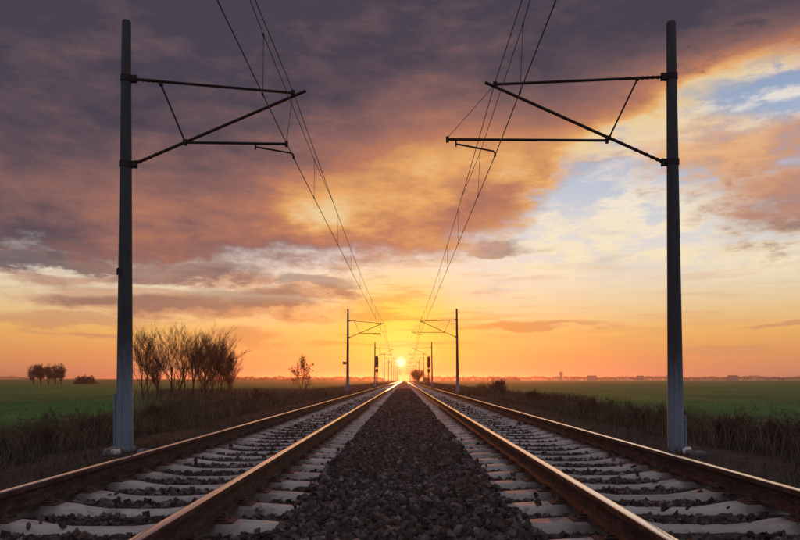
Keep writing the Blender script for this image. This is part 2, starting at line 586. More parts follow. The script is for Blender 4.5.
MAT['dark_pane'] = material('far_pane', m_plain((0.03, 0.03, 0.035), 0.1, 1.0, 0), 0.2, spec=0.5)

# ------------------------------------------------------------------ ground: one sheet to the horizon
def sstep(a, b, x):
    t = np.clip((x - a) / (b - a), 0, 1)
    return t * t * (3 - 2 * t)


def gz(x, y):
    """ground height (numpy arrays or numbers)"""
    x = np.asarray(x, dtype=float); y = np.asarray(y, dtype=float)
    d = np.abs(x)
    z = -0.46 - 0.10 * sstep(4.6, 6.2, d) - 0.66 * sstep(6.0, 10.5, d)
    z = z - 0.35 * sstep(3.9, 3.2, d)                            # under the ballast bed
    w = sstep(5.0, 9.0, d)
    z = z + w * (0.09 * np.sin(x * 0.9 + y * 0.37) * np.sin(y * 0.53 - x * 0.2) + 0.06 * np.sin(y * 1.7 + x * 1.1))
    far = np.sqrt(x * x + y * y)
    rise = sstep(250, 1500, far)
    z = z + rise * np.where(x < 0, 3.6, 1.6) * sstep(15, 200, d) + sstep(60, 900, far) * sstep(15, 120, d) * 0.5 * np.sin(x * 0.011 + 1) * np.sin(y * 0.007)
    return z


xs = sorted(set(list(np.linspace(-14, 14, 57)) + [s * v for s in (-1, 1) for v in np.concatenate([np.linspace(15, 60, 24), np.geomspace(64, 5200, 34)])]))
ys = sorted(set(list(np.linspace(-40, 0, 12)) + list(np.linspace(1, 60, 90)) + list(np.geomspace(62, 6000, 60)) + list(-np.geomspace(45, 2500, 10))))
gx, gy = np.meshgrid(np.array(xs), np.array(ys), indexing='ij')
gv = np.stack([gx, gy, gz(gx, gy)], -1).reshape(-1, 3)
ny = len(ys)
ii, jj = np.meshgrid(np.arange(len(xs) - 1), np.arange(ny - 1), indexing='ij')
a_ = (ii * ny + jj).ravel()
gf = np.stack([a_, a_ + ny, a_ + ny + 1, a_ + 1], -1)
me = mesh_np('ground', gv, gf)
me.polygons.foreach_set('use_smooth', [True] * len(me.polygons))
me.materials.append(MAT['ground'])
tag(link('ground', me), kind='structure')

# ------------------------------------------------------------------ ballast bed
TRACK = 2.08                      # half the distance between the two track centres
def bz(x, y):
    d = np.abs(np.asarray(x, dtype=float))
    z = np.where(d < 0.86, -0.205 + 0.02 * np.cos(d / 0.86 * 1.5), -0.254)
    z = -0.254 + (z + 0.262) * sstep(0.98, 0.80, d)
    z = z + 0.03 * sstep(3.15, 3.45, d) - 0.36 * sstep(3.45, 4.25, d)
    return z

bx = sorted(set(list(np.linspace(-4.3, 4.3, 87))))
by = sorted(set(list(np.linspace(-8, 40, 280)) + list(np.geomspace(40.5, 2600, 80))))
X, Y = np.meshgrid(np.array(bx), np.array(by), indexing='ij')
Z = bz(X, Y)
Z = Z + (nrg.random(Z.shape) - 0.5) * 0.012
bv = np.stack([X, Y, Z], -1).reshape(-1, 3)
nb = len(by)
ii, jj = np.meshgrid(np.arange(len(bx) - 1), np.arange(nb - 1), indexing='ij')
a_ = (ii * nb + jj).ravel()
bf = np.stack([a_, a_ + nb, a_ + nb + 1, a_ + 1], -1)
me = mesh_np('ballast_bed', bv, bf)
me.materials.append(MAT['ballast'])
tag(link('ballast_bed', me), kind='structure')

# ------------------------------------------------------------------ crushed stone lying loose on the bed
def chip():
    v = np.array([(x, y, z) for z in (-1, 1) for (x, y) in ((-1, -1), (1, -1), (1, 1), (-1, 1))], float) * 0.78
    q = [(3, 2, 1, 0), (4, 5, 6, 7), (0, 1, 5, 4), (1, 2, 6, 5), (2, 3, 7, 6), (3, 0, 4, 7)]
    f = [(a, b, c) for a, b, c, d in q] + [(a, c, d) for a, b, c, d in q]
    return v, np.array(f)


IV, IF = chip()


def rand_rot(n):
    q = nrg.normal(size=(n, 4))
    q /= np.linalg.norm(q, axis=1)[:, None]
    w, x, y, z = q.T
    return np.stack([np.stack([1 - 2 * (y * y + z * z), 2 * (x * y - z * w), 2 * (x * z + y * w)], -1),
                     np.stack([2 * (x * y + z * w), 1 - 2 * (x * x + z * z), 2 * (y * z - x * w)], -1),
                     np.stack([2 * (x * z - y * w), 2 * (y * z + x * w), 1 - 2 * (x * x + y * y)], -1)], 1)


def stones_mesh(name, pos, size):
    n = len(pos)
    sc = np.stack([0.8 + 0.7 * nrg.random(n), 0.7 + 0.5 * nrg.random(n), 0.5 + 0.35 * nrg.random(n)], -1)
    v = (IV[None] + (nrg.random((n, 8, 3)) - 0.5) * 0.9) * sc[:, None, :] * size[:, None, None]
    v = np.einsum('nij,nkj->nki', rand_rot(n), v) + pos[:, None, :]
    f = IF[None] + (np.arange(n) * 8)[:, None, None]
    me = mesh_np(name, v.reshape(-1, 3), f.reshape(-1, 3))
    me.shade_flat()
    return me


def sleeper_rows(y):
    """distance along the track from the nearest sleeper centre line"""
    k = np.round((y - SL0) / SLP)
    return np.abs(y - SL0 - k * SLP)


SL0, SLP = 3.90, 0.60
pts, sz = [], []
for (y0, y1, dens) in [(2.6, 8, 1150), (8, 14, 880), (14, 24, 470), (24, 40, 160), (40, 70, 50)]:
    area = 8.4 * (y1 - y0)
    n = int(area * dens)
    x = nrg.uniform(-4.2, 4.2, n)
    y = nrg.uniform(y0, y1, n)
    d = np.abs(x)
    td = np.abs(d - TRACK)
    on_sl = (sleeper_rows(y) < 0.135) & (td < 1.31)
    keep = ~on_sl | (nrg.random(n) < 0.010)
    keep &= np.abs(td - 0.75) > 0.085
    keep &= (td > 1.33) | (nrg.random(n) < 0.66)
    keep &= (d < 3.55) | (nrg.random(n) < 0.75)
    # outside the outer rails most of the bed is out of sight behind the rail
    keep &= (d < 2.95) | (nrg.random(n) < 0.5)
    x, y, on_sl, d = x[keep], y[keep], on_sl[keep], d[keep]
    s = 0.0125 + 0.019 * nrg.random(len(x)) ** 2.0 + (0.006 if y0 > 20 else 0)
    z = bz(x, y) + s * (0.1 + 0.75 * nrg.random(len(x)))
    z = np.where(on_sl, -0.195 + s * 0.5, z)
    pts.append(np.stack([x, y, z], -1)); sz.append(s)
pts, sz = np.concatenate(pts), np.concatenate(sz)
me = stones_mesh('ballast_stones', pts, sz)
me.materials.append(MAT['stone'])
tag(link('ballast_stones', me), 'loose dark crushed stones filling the track bed', 'ballast', kind='stuff')

# ------------------------------------------------------------------ the two tracks
def rail_profile():
    half = [(0.0, 0.0), (0.024, 0.0), (0.031, -0.003), (0.0355, -0.010), (0.036, -0.038), (0.030, -0.046), (0.012, -0.054), (0.0085, -0.075),
            (0.0085, -0.125), (0.014, -0.143), (0.045, -0.157), (0.074, -0.163), (0.075, -0.172)]
    return half + [(-x, z) for x, z in half[::-1] if x > 0]


prof = rail_profile()


def make_rail(parent, x):
    mb = MB()
    ysr = list(np.arange(-8, 60.1, 4)) + list(np.geomspace(64, 2600, 26))
    n = len(prof)
    vs, fs, mi = [], [], []
    for y in ysr:
        wob = 0.0025 * math.sin(y * 0.21 + x * 3)
        vs += [(px + x + wob, y, pz) for px, pz in prof]
    top = {0, 1, n - 1, n - 2}
    for i in range(len(ysr) - 1):
        for k in range(n):
            k2 = (k + 1) % n
            fs.append((i * n + k, i * n + k2, (i + 1) * n + k2, (i + 1) * n + k))
            mi.append(1 if k in top else 0)
    fs.append(tuple(range(n))); mi.append(0)
    mb.v, mb.f, mb.mi = vs, fs, mi
    o = mb.build('rail', [MAT['rust'], MAT['steel']], parent)
    bm = bmesh.new(); bm.from_mesh(o.data); bmesh.ops.recalc_face_normals(bm, faces=bm.faces); bm.to_mesh(o.data); bm.free()
    shade_auto(o, 28)
    return o


def sleeper_mesh():
    """prestressed concrete sleeper: raised rail seats, waist in the middle, sloped ends and flanks"""
    # (x, top z, half width at the top, half width at the bottom)
    st = [(1.30, -0.222, 0.090, 0.145), (1.26, -0.203, 0.102, 0.150), (1.00, -0.186, 0.102, 0.150), (0.92, -0.180, 0.100, 0.150),
          (0.58, -0.180, 0.100, 0.150), (0.50, -0.188, 0.098, 0.145), (0.36, -0.212, 0.088, 0.128), (0.22, -0.226, 0.080, 0.116), (0.0, -0.228, 0.080, 0.115)]
    st = st + [(-x, z, a, b) for x, z, a, b in st[::-1][1:]]
    vs, fs = [], []
    for x, z, a, b in st:
        vs += [(x, -b, -0.40), (x, -a - 0.008, z - 0.014), (x, -a + 0.006, z), (x, a - 0.006, z), (x, a + 0.008, z - 0.014), (x, b, -0.40)]
    for i in range(len(st) - 1):
        for k in range(5):
            fs.append((i * 6 + k, i * 6 + k + 1, (i + 1) * 6 + k + 1, (i + 1) * 6 + k))
    fs.append((5, 4, 3, 2, 1, 0))
    fs.append(tuple((len(st) - 1) * 6 + k for k in range(6)))
    me = bpy.data.meshes.new('sleeper')
    me.from_pydata(vs, [], fs)
    bm = bmesh.new(); bm.from_mesh(me); bmesh.ops.recalc_face_normals(bm, faces=bm.faces); bm.to_mesh(me); bm.free()
    me.materials.append(MAT['sleeper'])
    me.polygons.foreach_set('use_smooth', [True] * len(me.polygons))
    me.set_sharp_from_angle(angle=R(40))
    return me


def clip_mesh():
    """spring clip held by a coach screw over the rail foot; x = 0 at the edge of the foot, +x away from the rail"""
    mb = MB()
    w = 0.0065
    path = [(-0.018, -0.050, -0.158), (0.030, -0.062, -0.150), (0.062, -0.045, -0.158), (0.030, -0.022, -0.140), (-0.012, 0.0, -0.150),
            (0.030, 0.022, -0.140), (0.062, 0.045, -0.158), (0.030, 0.062, -0.150), (-0.018, 0.050, -0.158)]
    mb.tube(path, w, 6)
    mb.tube([(0.036, 0, -0.180), (0.036, 0, -0.140)], 0.019, 8)
    mb.tube([(0.036, 0, -0.140), (0.036, 0, -0.118)], 0.014, 6)
    mb.box((0.052, 0, -0.174), (0.10, 0.16, 0.014))
    me = bpy.data.meshes.new('rail_clip')
    me.from_pydata(mb.v, [], mb.f)
    me.materials.append(MAT['clip'])
    return me


SLM, CLM = sleeper_mesh(), clip_mesh()
for side, word in ((-1, 'left'), (1, 'right')):
    tr = empty('railway_track', (side * TRACK, 0, 0))
    tag(tr, 'straight railway track with rusty rails on concrete sleepers, %s of the stone strip' % word, 'railway track', 'two parallel railway tracks')
    for x in (-0.7525, 0.7525):
        make_rail(tr, x)
    for i in range(150):
        y = SL0 + SLP * (i - 2) + rng.uniform(-0.015, 0.015) + (0.07 if side > 0 else 0)
        s = link('sleeper', SLM, tr)
        s.location = (rng.uniform(-0.012, 0.012), y, rng.uniform(-0.004, 0.002))
        s.rotation_euler = (rng.uniform(-0.006, 0.006), 0, rng.uniform(-0.010, 0.010))
        if i < 34:
            for rx in (-0.7525, 0.7525):
                for k in (-1, 1):
                    c = link('rail_clip', CLM, s)
                    c.location = (rx + k * 0.074, 0, 0)
                    c.rotation_euler = (0, 0, 0 if k > 0 else math.pi)
    # the rest of the sleepers, too small to pick apart
    sv_ = np.array([v.co[:] for v in SLM.vertices])
    sq = [tuple(p.vertices) for p in SLM.polygons if len(p.vertices) == 4]
    ys2 = SL0 + SLP * np.concatenate([np.arange(-18, -2), np.arange(148, 480)])
    vv = (sv_[None] + np.stack([np.zeros_like(ys2), ys2, np.zeros_like(ys2)], -1)[:, None, :]).reshape(-1, 3)
    ff = (np.array(sq)[None] + (np.arange(len(ys2)) * len(sv_))[:, None, None]).reshape(-1, 4)
    me = mesh_np('far_sleepers', vv, ff)
    me.materials.append(MAT['sleeper'])
    tag(link('far_sleepers', me, tr), kind='stuff')

# ------------------------------------------------------------------ catenary masts
D0 = 11.75


def make_mast(side):
    """side -1: left mast, cantilever to the right; measured from the photograph at depth D0"""
    if side < 0:
        base, topp = P(124.5, 447, D0), P(126.5, 21, D0)
        r0, r1 = 0.145, 0.077
        q = dict(top0=(131, 79), top1=(293, 93), dg0=(133, 164.5), dg1=(306, 91), st0=(161, 84.5), st1=(185, 141.5),
                 rg0=(186, 142.5), rg1=(286.5, 144), sa0=(255.5, 147), sa1=(293.5, 153.5))
    else:
        base, topp = P(676, 457, D0), P(671, 22, D0)
        r0, r1 = 0.140, 0.080
        q = dict(top0=(665, 77), top1=(495, 84.5), dg0=(664, 162.5), dg1=(485, 82.5), st0=(637.5, 79), st1=(609, 138),
                 rg0=(607, 140.5), rg1=(447.5, 139.5), sa0=(456, 144), sa1=(495, 151.5))
    L = {k: P(v[0], v[1], D0) - base for k, v in q.items()}
    s = -side                                            # direction of the track from the mast
    root = empty('catenary_mast', base)
    top = topp - base
    # spun concrete pole, tapered, with a cap ring
    mb = MB()
    hs = [-0.5, 0.0, 1.5, 3.5, 5.5, top.z - 0.03, top.z]
    pts = [Vector((top.x * h / top.z, 0, h)) for h in hs]
    rr = [r0 + (r1 - r0) * max(h, 0) / top.z for h in hs]
    rr[-1] = r1 - 0.012
    mb.tube(pts, rr, 28)
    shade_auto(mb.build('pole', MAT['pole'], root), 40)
    # foundation collar
    mb = MB(); mb.tube([(0, 0, -0.6), (0, 0, -0.01), (0, 0, 0.015)], [0.22, 0.20, 0.185], 20)
    shade_auto(mb.build('foundation', MAT['concrete'], root), 30)
    # cable conduit up the field side of the foot
    mb = MB()
    cx = side * (r0 + 0.030)
    mb.tube([(cx, 0.02, -0.2), (cx, 0.02, 0.82 if side < 0 else 0.62), (cx * 0.93, 0.02, 0.95 if side < 0 else 0.74)], 0.030, 10)
    for h in (0.2, 0.66):
        mb.box((cx * 0.8, 0.02, h), (0.11, 0.085, 0.025))
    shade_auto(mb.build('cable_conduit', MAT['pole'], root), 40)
    # clamps round the pole
    def collar(z, name='pole_clamp'):
        m_ = MB()
        r = r0 + (r1 - r0) * z / top.z
        cxx = top.x * z / top.z
        m_.tube([(cxx, 0, z - 0.05), (cxx, 0, z + 0.05)], r + 0.014, 20)
        m_.box((cxx + s * (r + 0.045), 0, z), (0.10, 0.09, 0.11))
        m_.tube([(cxx + s * (r + 0.085), 0, z - 0.07), (cxx + s * (r + 0.085), 0, z + 0.07)], 0.022, 8)
        shade_auto(m_.build(name, MAT['galv'], root), 35)
    collar(L['top0'].z); collar(L['dg0'].z)

    def seg(name, a, b, r, n=10, mat='galv'):
        m_ = MB(); m_.tube([a, b], r, n)
        o = m_.build(name, MAT[mat], root)
        shade_auto(o, 40)
        return o

    def insulator(a, b, n=5):
        a, b = Vector(a), Vector(b)
        m_ = MB()
        p_, r_ = [a], [0.024]
        for i in range(n):
            for t, rr_ in ((0.15, 0.024), (0.45, 0.033), (0.6, 0.031), (0.85, 0.024)):
                p_.append(a.lerp(b, (i + t) / n)); r_.append(rr_)
        p_.append(b); r_.append(0.024)
        m_.tube(p_, r_, 12)
        shade_auto(m_.build('insulator', MAT['insul'], root), 50)

    # top tube with its insulator, inclined tube with its insulator
    for k0, k1, nm, r, ln in (('top0', 'top1', 'top_tube', 0.024, 0.46), ('dg0', 'dg1', 'inclined_tube', 0.027, 0.52)):
        a, b = L[k0], L[k1]
        d = (b - a).normalized()
        seg('end_fitting', a, a + d * 0.08, 0.030)
        insulator(a + d * 0.08, a + d * (0.08 + ln))
        seg(nm, a + d * (0.08 + ln), b, r, 12)
    seg('strut', L['st0'], L['st1'], 0.016)
    seg('registration_tube', L['rg0'], L['rg1'], 0.024, 12)
    # end cap and swivel of the registration tube
    for p_ in (L['rg0'], L['rg1']):
        m_ = MB(); m_.tube([p_ + Vector((0, 0, -0.05)), p_ + Vector((0, 0, 0.05))], 0.030, 10)
        shade_auto(m_.build('swivel', MAT['galv'], root), 40)
    # steady arm: drop bracket, arm, clip on the contact wire
    a, b = L['sa0'], L['sa1']
    hang = Vector((a.x, 0, L['rg0'].z + (L['rg1'].z - L['rg0'].z) * (a.x - L['rg0'].x) / (L['rg1'].x - L['rg0'].x)))
    seg('drop_bracket', hang, a + Vector((0, 0, -0.045)), 0.014, 8)
    m_ = MB(); m_.tube([a, b + Vector((-0.03, 0, 0.005)), b + Vector((0.0, 0, -0.03)), b + Vector((0.0, 0, -0.06))], 0.016, 8)
    shade_auto(m_.build('steady_arm', MAT['galv'], root), 40)
    m_ = MB(); m_.box(b + Vector((0, 0, -0.065)), (0.03, 0.09, 0.045)); m_.build('wire_clip', MAT['galv'], root)
    # catenary saddle at the tip, hinge at the strut
    for p_, sz_ in ((L['top1'], 0.07), (L['st0'], 0.05), (L['st1'], 0.055)):
        m_ = MB(); m_.box(p_, (sz_, 0.075, sz_ * 1.1)); m_.build('tube_clamp', MAT['galv'], root)
    # thin stay from the saddle to the end of the registration tube
    seg('stay_wire', L['top1'], L['rg1'] + Vector((0, 0, 0.03)), 0.005, 6, 'wire')
    return root, base, L


masts = {}
GAPS = [D0, 59.0, 113.0, 163.0, 213.0, 263.0, 313.0, 363.0, 413.0, 463.0, 513.0, 563.0]
where = ['nearest', 'second', 'third', 'fourth', 'fifth', 'sixth', 'seventh', 'eighth', 'ninth', 'tenth', 'eleventh', 'twelfth']
for side, word in ((-1, 'left'), (1, 'right')):
    root, base, L = make_mast(side)
    masts[side] = (root, base, L)
    tag(root, 'tall concrete catenary mast with its foot closest to the camera, beside the %s track' % word, 'catenary mast', 'masts along the %s track' % word)
    for i, d in enumerate(GAPS[1:], 1):
        o = copy_tree(root)
        o.location = (base.x * rng.uniform(0.985, 1.015), d, base.z + rng.uniform(-0.05, 0.05) + (0.15 if i > 1 else 0))
        if i == 1:
            o['label'] = 'dark slim catenary mast, second from the camera along the %s track' % word
        else:
            o['label'] = '%s catenary mast from the camera in the row beside the %s track' % (where[i].capitalize(), word)
        if i > 4:                                          # too small in the photograph to show fittings
            for ch in list(o.children):
                if ch.name.split('.')[0] not in ('pole', 'top_tube', 'inclined_tube', 'registration_tube'):
                    bpy.data.objects.remove(ch)
        if i == 1 and side < 0:
            m_ = MB(); m_.box((-0.28, 0, 2.75), (0.30, 0.18, 0.24)); m_.box((-0.12, 0, 2.75), (0.10, 0.06, 0.06))
            m_.build('switch_box', MAT['black'], o)
# small number plate on the near left mast
root, base, L = masts[-1]
m_ = MB()
pp = P(122.2, 272.5, D0) - base
m_.box((pp.x, -0.125, pp.z), (0.085, 0.02, 0.12)); m_.box((pp.x + 0.03, -0.06, pp.z), (0.05, 0.13, 0.03))
m_.build('number_plate', MAT['black'], root)


# ------------------------------------------------------------------ overhead wires
def make_wires(side, word):
    root, base, L = masts[side]
    sag = 0.55
    off = lambda k: (0.16 if k % 2 else -0.16)
    sup = [(-38.0, None)] + [(d, None) for d in GAPS[:9]]
    cx0 = base.x + L['sa1'].x
    cz0 = base.z + L['sa1'].z - 0.075
    mx0 = base.x + L['top1'].x
    mz0 = base.z + L['top1'].z + 0.03
    wr = empty('overhead_wires', (cx0, D0, 0))
    tag(wr, 'overhead contact and carrier wires running to the sun above the %s track' % word, 'overhead wires', 'wires over the two tracks')
    org = Vector(wr.location)
    n = len(sup)
    # stagger: the wire swings slightly from side to side at each mast
    stag = [0.0 if i == 1 else (0.22 * (-1) ** i * (-side)) for i in range(n)]
    def at(pts_):
        return [Vector(p_) - org for p_ in pts_]
    contact = [(cx0 + stag[i], sup[i][0], cz0) for i in range(n)]
    m_ = MB(); m_.tube(at(contact), 0.0085, 6); m_.build('contact_wire', MAT['wire'], wr)
    def carrier(i, t):
        y = sup[i][0] + (sup[i + 1][0] - sup[i][0]) * t
        return Vector((mx0 + stag[i] + (stag[i + 1] - stag[i]) * t, y, mz0 - 4 * sag * t * (1 - t)))
    cp = []
    for i in range(n - 1):
        k = 22
        cp += [carrier(i, j / k) for j in range(k)]
    cp.append(carrier(n - 2, 1.0))
    m_ = MB(); m_.tube(at(cp), 0.0080, 6); m_.build('carrier_wire', MAT['wire'], wr)
    # stitch wires slung under each support, and droppers down to the contact wire
    def con(i, t):
        a, b = Vector(contact[i]), Vector(contact[i + 1])
        return a.lerp(b, t)
    for i in range(1, min(n, 6)):
        a = carrier(i - 1, 1 - 6.5 / (sup[i][0] - sup[i - 1][0]))
        c = carrier(i, 6.5 / (sup[i + 1][0] - sup[i][0])) if i < n - 1 else a
        low1 = Vector((mx0 + stag[i], sup[i][0] - 2.6, mz0 - 0.36)) + Vector((0.03, 0, 0))
        low2 = Vector((mx0 + stag[i], sup[i][0] + 2.6, mz0 - 0.36)) + Vector((0.03, 0, 0))
        m_ = MB(); m_.tube(at([a, low1, low2, c]), 0.0065, 6); m_.build('stitch_wire', MAT['wire'], wr)
        for lo in (low1, low2):
            t = ((lo.y - sup[i - 1][0]) / (sup[i][0] - sup[i - 1][0])) if lo.y < sup[i][0] else (lo.y - sup[i][0]) / (sup[i + 1][0] - sup[i][0])
            e_ = con(i - 1, t) if lo.y < sup[i][0] else con(i, t)
            m_ = MB(); m_.tube(at([lo, e_]), 0.0045, 5); m_.box(e_ - org, (0.022, 0.06, 0.035)); m_.box(lo - org, (0.02, 0.05, 0.03))
            m_.build('dropper', MAT['wire'], wr)
    for i in range(0, 4):
        span = sup[i + 1][0] - sup[i][0]
        for j in range(8):
            t = (7.5 + (span - 15) * j / 7) / span
            if sup[i][0] + span * t < 4:
                continue
            a, e_ = carrier(i, t), con(i, t)
            m_ = MB(); m_.tube(at([a, e_]), 0.0045, 5); m_.box(e_ - org, (0.022, 0.06, 0.035)); m_.box(a - org, (0.02, 0.05, 0.03))
            m_.build('dropper', MAT['wire'], wr)


make_wires(-1, 'left')
make_wires(1, 'right')

# ------------------------------------------------------------------ colour-light signals down the line
def make_signal(side, word, px):
    d = 106.0
    x = (px - CX) / FPX * d
    z0 = float(gz(x, d))
    root = empty('railway_signal', (x, d, z0))
    tag(root, 'dark railway signal on a thin post beside the third mast of the %s track' % word, 'railway signal', 'signals at the line side')
    ht = CAM_H + (CY - 357) / FPX * d - z0
    m_ = MB(); m_.tube([(0, 0, -0.3), (0, 0, ht - 0.2)], 0.085, 10); m_.build('post', MAT['black'], root)
    m_ = MB(); m_.box((0, 0, -0.05), (0.7, 0.7, 0.5)); m_.build('foundation', MAT['concrete'], root)
    m_ = MB(); m_.box((0, -0.10, ht - 0.85), (0.46, 0.10, 1.55)); m_.tube([(0, -0.10, ht - 0.08), (0, -0.10, ht + 0.10)], [0.23, 0.10], 10)
    hd = m_.build('signal_head', MAT['black'], root)
    for k in range(3):
        zz = ht - 0.35 - 0.48 * k
        m_ = MB(); m_.tube([(0, -0.15, zz), (0, -0.18, zz)], 0.12, 12); m_.build('lens', MAT['lens'], hd)
        m_ = MB()
        for q in range(7):
            a = math.pi * (q / 6)
            m_.box((0.15 * math.cos(a), -0.27, zz + 0.15 * math.sin(a)), (0.07, 0.22, 0.02), Matrix.Rotation(-(a - math.pi / 2), 3, 'Y'))
        m_.build('hood', MAT['black'], hd)
    m_ = MB()
    for s in (-0.16, 0.16):
        m_.tube([(s, 0.22, 0), (s, 0.22, ht - 0.8)], 0.022, 6)
    for k in range(10):
        m_.tube([(-0.16, 0.22, 0.3 + k * 0.33), (0.16, 0.22, 0.3 + k * 0.33)], 0.014, 5)
    m_.build('ladder', MAT['black'], root)
    m_ = MB(); m_.box((0.0, -0.14, ht - 2.2), (0.42, 0.12, 0.5)); m_.build('junction_box', MAT['black'], root)


make_signal(-1, 'left', 377)
make_signal(1, 'right', 428.7)

# ------------------------------------------------------------------ rubble by the mast feet
def slab(px, py, d, s, label, rz=0.0, mat='concrete', name='concrete_block'):
    p_ = P(px, py, d)
    z = float(gz(p_.x, d))
    bm = bmesh.new()
    bmesh.ops.create_cube(bm, size=1.0)
    bmesh.ops.scale(bm, vec=s, verts=bm.verts)
    bmesh.ops.bevel(bm, geom=bm.edges[:], offset=min(s) * 0.16, segments=1, affect='EDGES')
    bmesh.ops.subdivide_edges(bm, edges=bm.edges[:], cuts=2, use_grid_fill=True)
    for v in bm.verts:
        v.co += Vector(mnoise.noise_vector(v.co * 7 + Vector((px, py, 0)))) * min(s) * 0.55 + Vector(mnoise.noise_vector(v.co * 23)) * min(s) * 0.18
    me = bpy.data.meshes.new(name)
    bm.to_mesh(me); bm.free()
    me.materials.append(MAT[mat])
    o = link(name, me)
    o.location = (p_.x, d, z + s[2] * 0.30)
    o.rotation_euler = (rng.uniform(-.1, .1), rng.uniform(-.1, .1), rz)
    tag(o, label, 'stone', 'rubble at the mast feet')


slab(111, 452, 11.3, (0.27, 0.22, 0.11), 'long grey concrete lump left of the left mast foot', 0.3)
slab(116.5, 448, 11.2, (0.12, 0.10, 0.10), 'small pale stone touching the left mast foot', 0.9, 'pale')
slab(145, 447, 11.4, (0.22, 0.18, 0.07), 'low grey rubble slab just right of the left mast foot', 0.2)
slab(686, 456, 11.3, (0.12, 0.10, 0.11), 'small bright white stone touching the right mast foot', 0.5, 'pale')
slab(693, 458, 11.2, (0.16, 0.12, 0.08), 'grey stone between the white stone and the flat stone by right mast', 0.1)
slab(699, 460, 11.1, (0.22, 0.14, 0.07), 'flat pale stone furthest from the right mast foot', 0.2)

# ------------------------------------------------------------------ bare trees
def bare_tree(seed, height, trunk_r, n_stems, spread, levels, lean=0.0):
    """trunk(s) with limbs and a crown of forking twigs; returns (limb builder, twig arrays)"""
    r_ = random.Random(seed)
    limb = MB()
    tw_v, tw_f = [], []

    def ribbon(a, b, r0, r1):
        w = (b - a).cross(Vector((r_.gauss(0, 1), r_.gauss(0, 1), r_.gauss(0, 1)))).normalized()
        o = len(tw_v)
        tw_v.extend([a - w * r0, a + w * r0, b + w * r1, b - w * r1])
        tw_f.append((o, o + 1, o + 2, o + 3))

    def twig(a, b, r0, r1):
        d = (b - a)
        ref = Vector((0, 0, 1)) if abs(d.z) < 0.9 * d.length else Vector((1, 0, 0))
        u = d.cross(ref).normalized(); w = d.cross(u).normalized()
        o = len(tw_v)
        for p_, rr in ((a, r0), (b, r1)):
            for k in range(3):
                an = 2 * math.pi * k / 3
                tw_v.append(p_ + (u * math.cos(an) + w * math.sin(an)) * rr)
        for k in range(3):
            k2 = (k + 1) % 3
            tw_f.append((o + k, o + k2, o + 3 + k2, o + 3 + k))

    def grow(p_, d, length, rad, lev):
        steps = 4 if lev < 2 else 3
        pts_, rads = [p_], [rad]
        cur, dr = p_, d.normalized()
        kids = []
        for i in range(steps):
            dr = (dr + Vector((r_.gauss(0, .13), r_.gauss(0, .13), r_.gauss(0.05, .09)))).normalized()
            cur = cur + dr * length / steps
            rr = rad * (1 - 0.62 * (i + 1) / steps)
            pts_.append(cur); rads.append(rr)
            kids.append((cur, dr, rr))
        if lev < 2:
            limb.tube(pts_, rads, 7 if lev == 0 else 5, caps=False)
        else:
            for i in range(steps):
                (twig if lev < 4 else ribbon)(pts_[i], pts_[i + 1], max(rads[i], 0.0088), max(rads[i + 1], 0.006))
        if lev >= levels:
            return
        nk = {0: 7, 1: 6, 2: 5, 3: 6}.get(lev, 3)
        for c in range(nk):
            t = ((0.16 if lev == 0 else 0.25) + (0.84 if lev == 0 else 0.75) * (c + r_.random()) / nk) * steps
            i = min(int(t), steps - 1)
            q = pts_[i].lerp(pts_[i + 1], t - i)
            az_ = r_.uniform(0, 6.283)
            side = Vector((math.cos(az_), math.sin(az_), 0.25))
            base_d = kids[i][1]
            nd = (base_d * r_.uniform(0.75, 1.15) + side * spread * r_.uniform(0.5, 1.15)).normalized()
            grow(q, nd, length * (r_.uniform(0.5, 0.8) if lev == 0 else r_.uniform(0.42, 0.68)), kids[i][2] * 0.72 + 0.002, lev + 1)

    for s in range(n_stems):
        a = r_.uniform(0, 6.283)
        off = Vector((math.cos(a), math.sin(a), 0)) * (0.0 if n_stems == 1 else r_.uniform(0.05, 0.30))
        d = Vector((math.cos(a) * 0.28, math.sin(a) * 0.28, 1)) if n_stems > 1 else Vector((r_.gauss(lean, .05), r_.gauss(0, .05), 1))
        grow(off + Vector((0, 0, -0.25)), d, height * r_.uniform(0.60, 0.74), trunk_r * (1 if n_stems == 1 else 0.6), 0)
    zmax = max(v.z for v in tw_v)
    k = height / zmax
    limb.v = [tuple(Vector(v) * k) for v in limb.v]
    tw_v = [v * k for v in tw_v]
    return limb, tw_v, tw_f


def plant_tree(name, label, cat, px, d, top_py, seed, trunk_r, stems, spread, levels, group, lean=0.0, leaves=0):
    x = (px - CX) / FPX * d
    z0 = float(gz(x, d))
    h = CAM_H + (CY - top_py) / FPX * d - z0
    limb, tv, tf = bare_tree(seed, h, trunk_r, stems, spread, levels, lean)
    root = empty(name, (x, d, z0))
    tag(root, label, cat, group)
    o = limb.build('trunk', MAT['bark'], root, True)
    me = mesh_np('crown', np.array([v[:] for v in tv]), np.array(tf))
    me.materials.append(MAT['twig'])
    link('crown', me, root)
    if leaves:
        idx = nrg.integers(0, len(tv), leaves)
        leaf_cloud(np.array([tv[i][:] for i in idx]), 0.10 * h / 4, 'leaf', root)
    return root


def leaf_cloud(c, size, matn, parent, name='foliage'):
    n = len(c)
    c = c + nrg.normal(size=c.shape) * size * 1.2
    u = nrg.normal(size=(n, 3)); u /= np.linalg.norm(u, axis=1)[:, None]
    w = np.cross(u, nrg.normal(size=(n, 3))); w /= np.linalg.norm(w, axis=1)[:, None]
    s = size * (0.5 + nrg.random(n))[:, None]
    v = np.stack([c - u * s, c + w * s * 0.45, c + u * s, c - w * s * 0.45], 1).reshape(-1, 3)
    f = np.arange(n * 4).reshape(-1, 4)
    me = mesh_np(name, v, f)
    me.materials.append(MAT[matn])
    return link(name, me, parent)


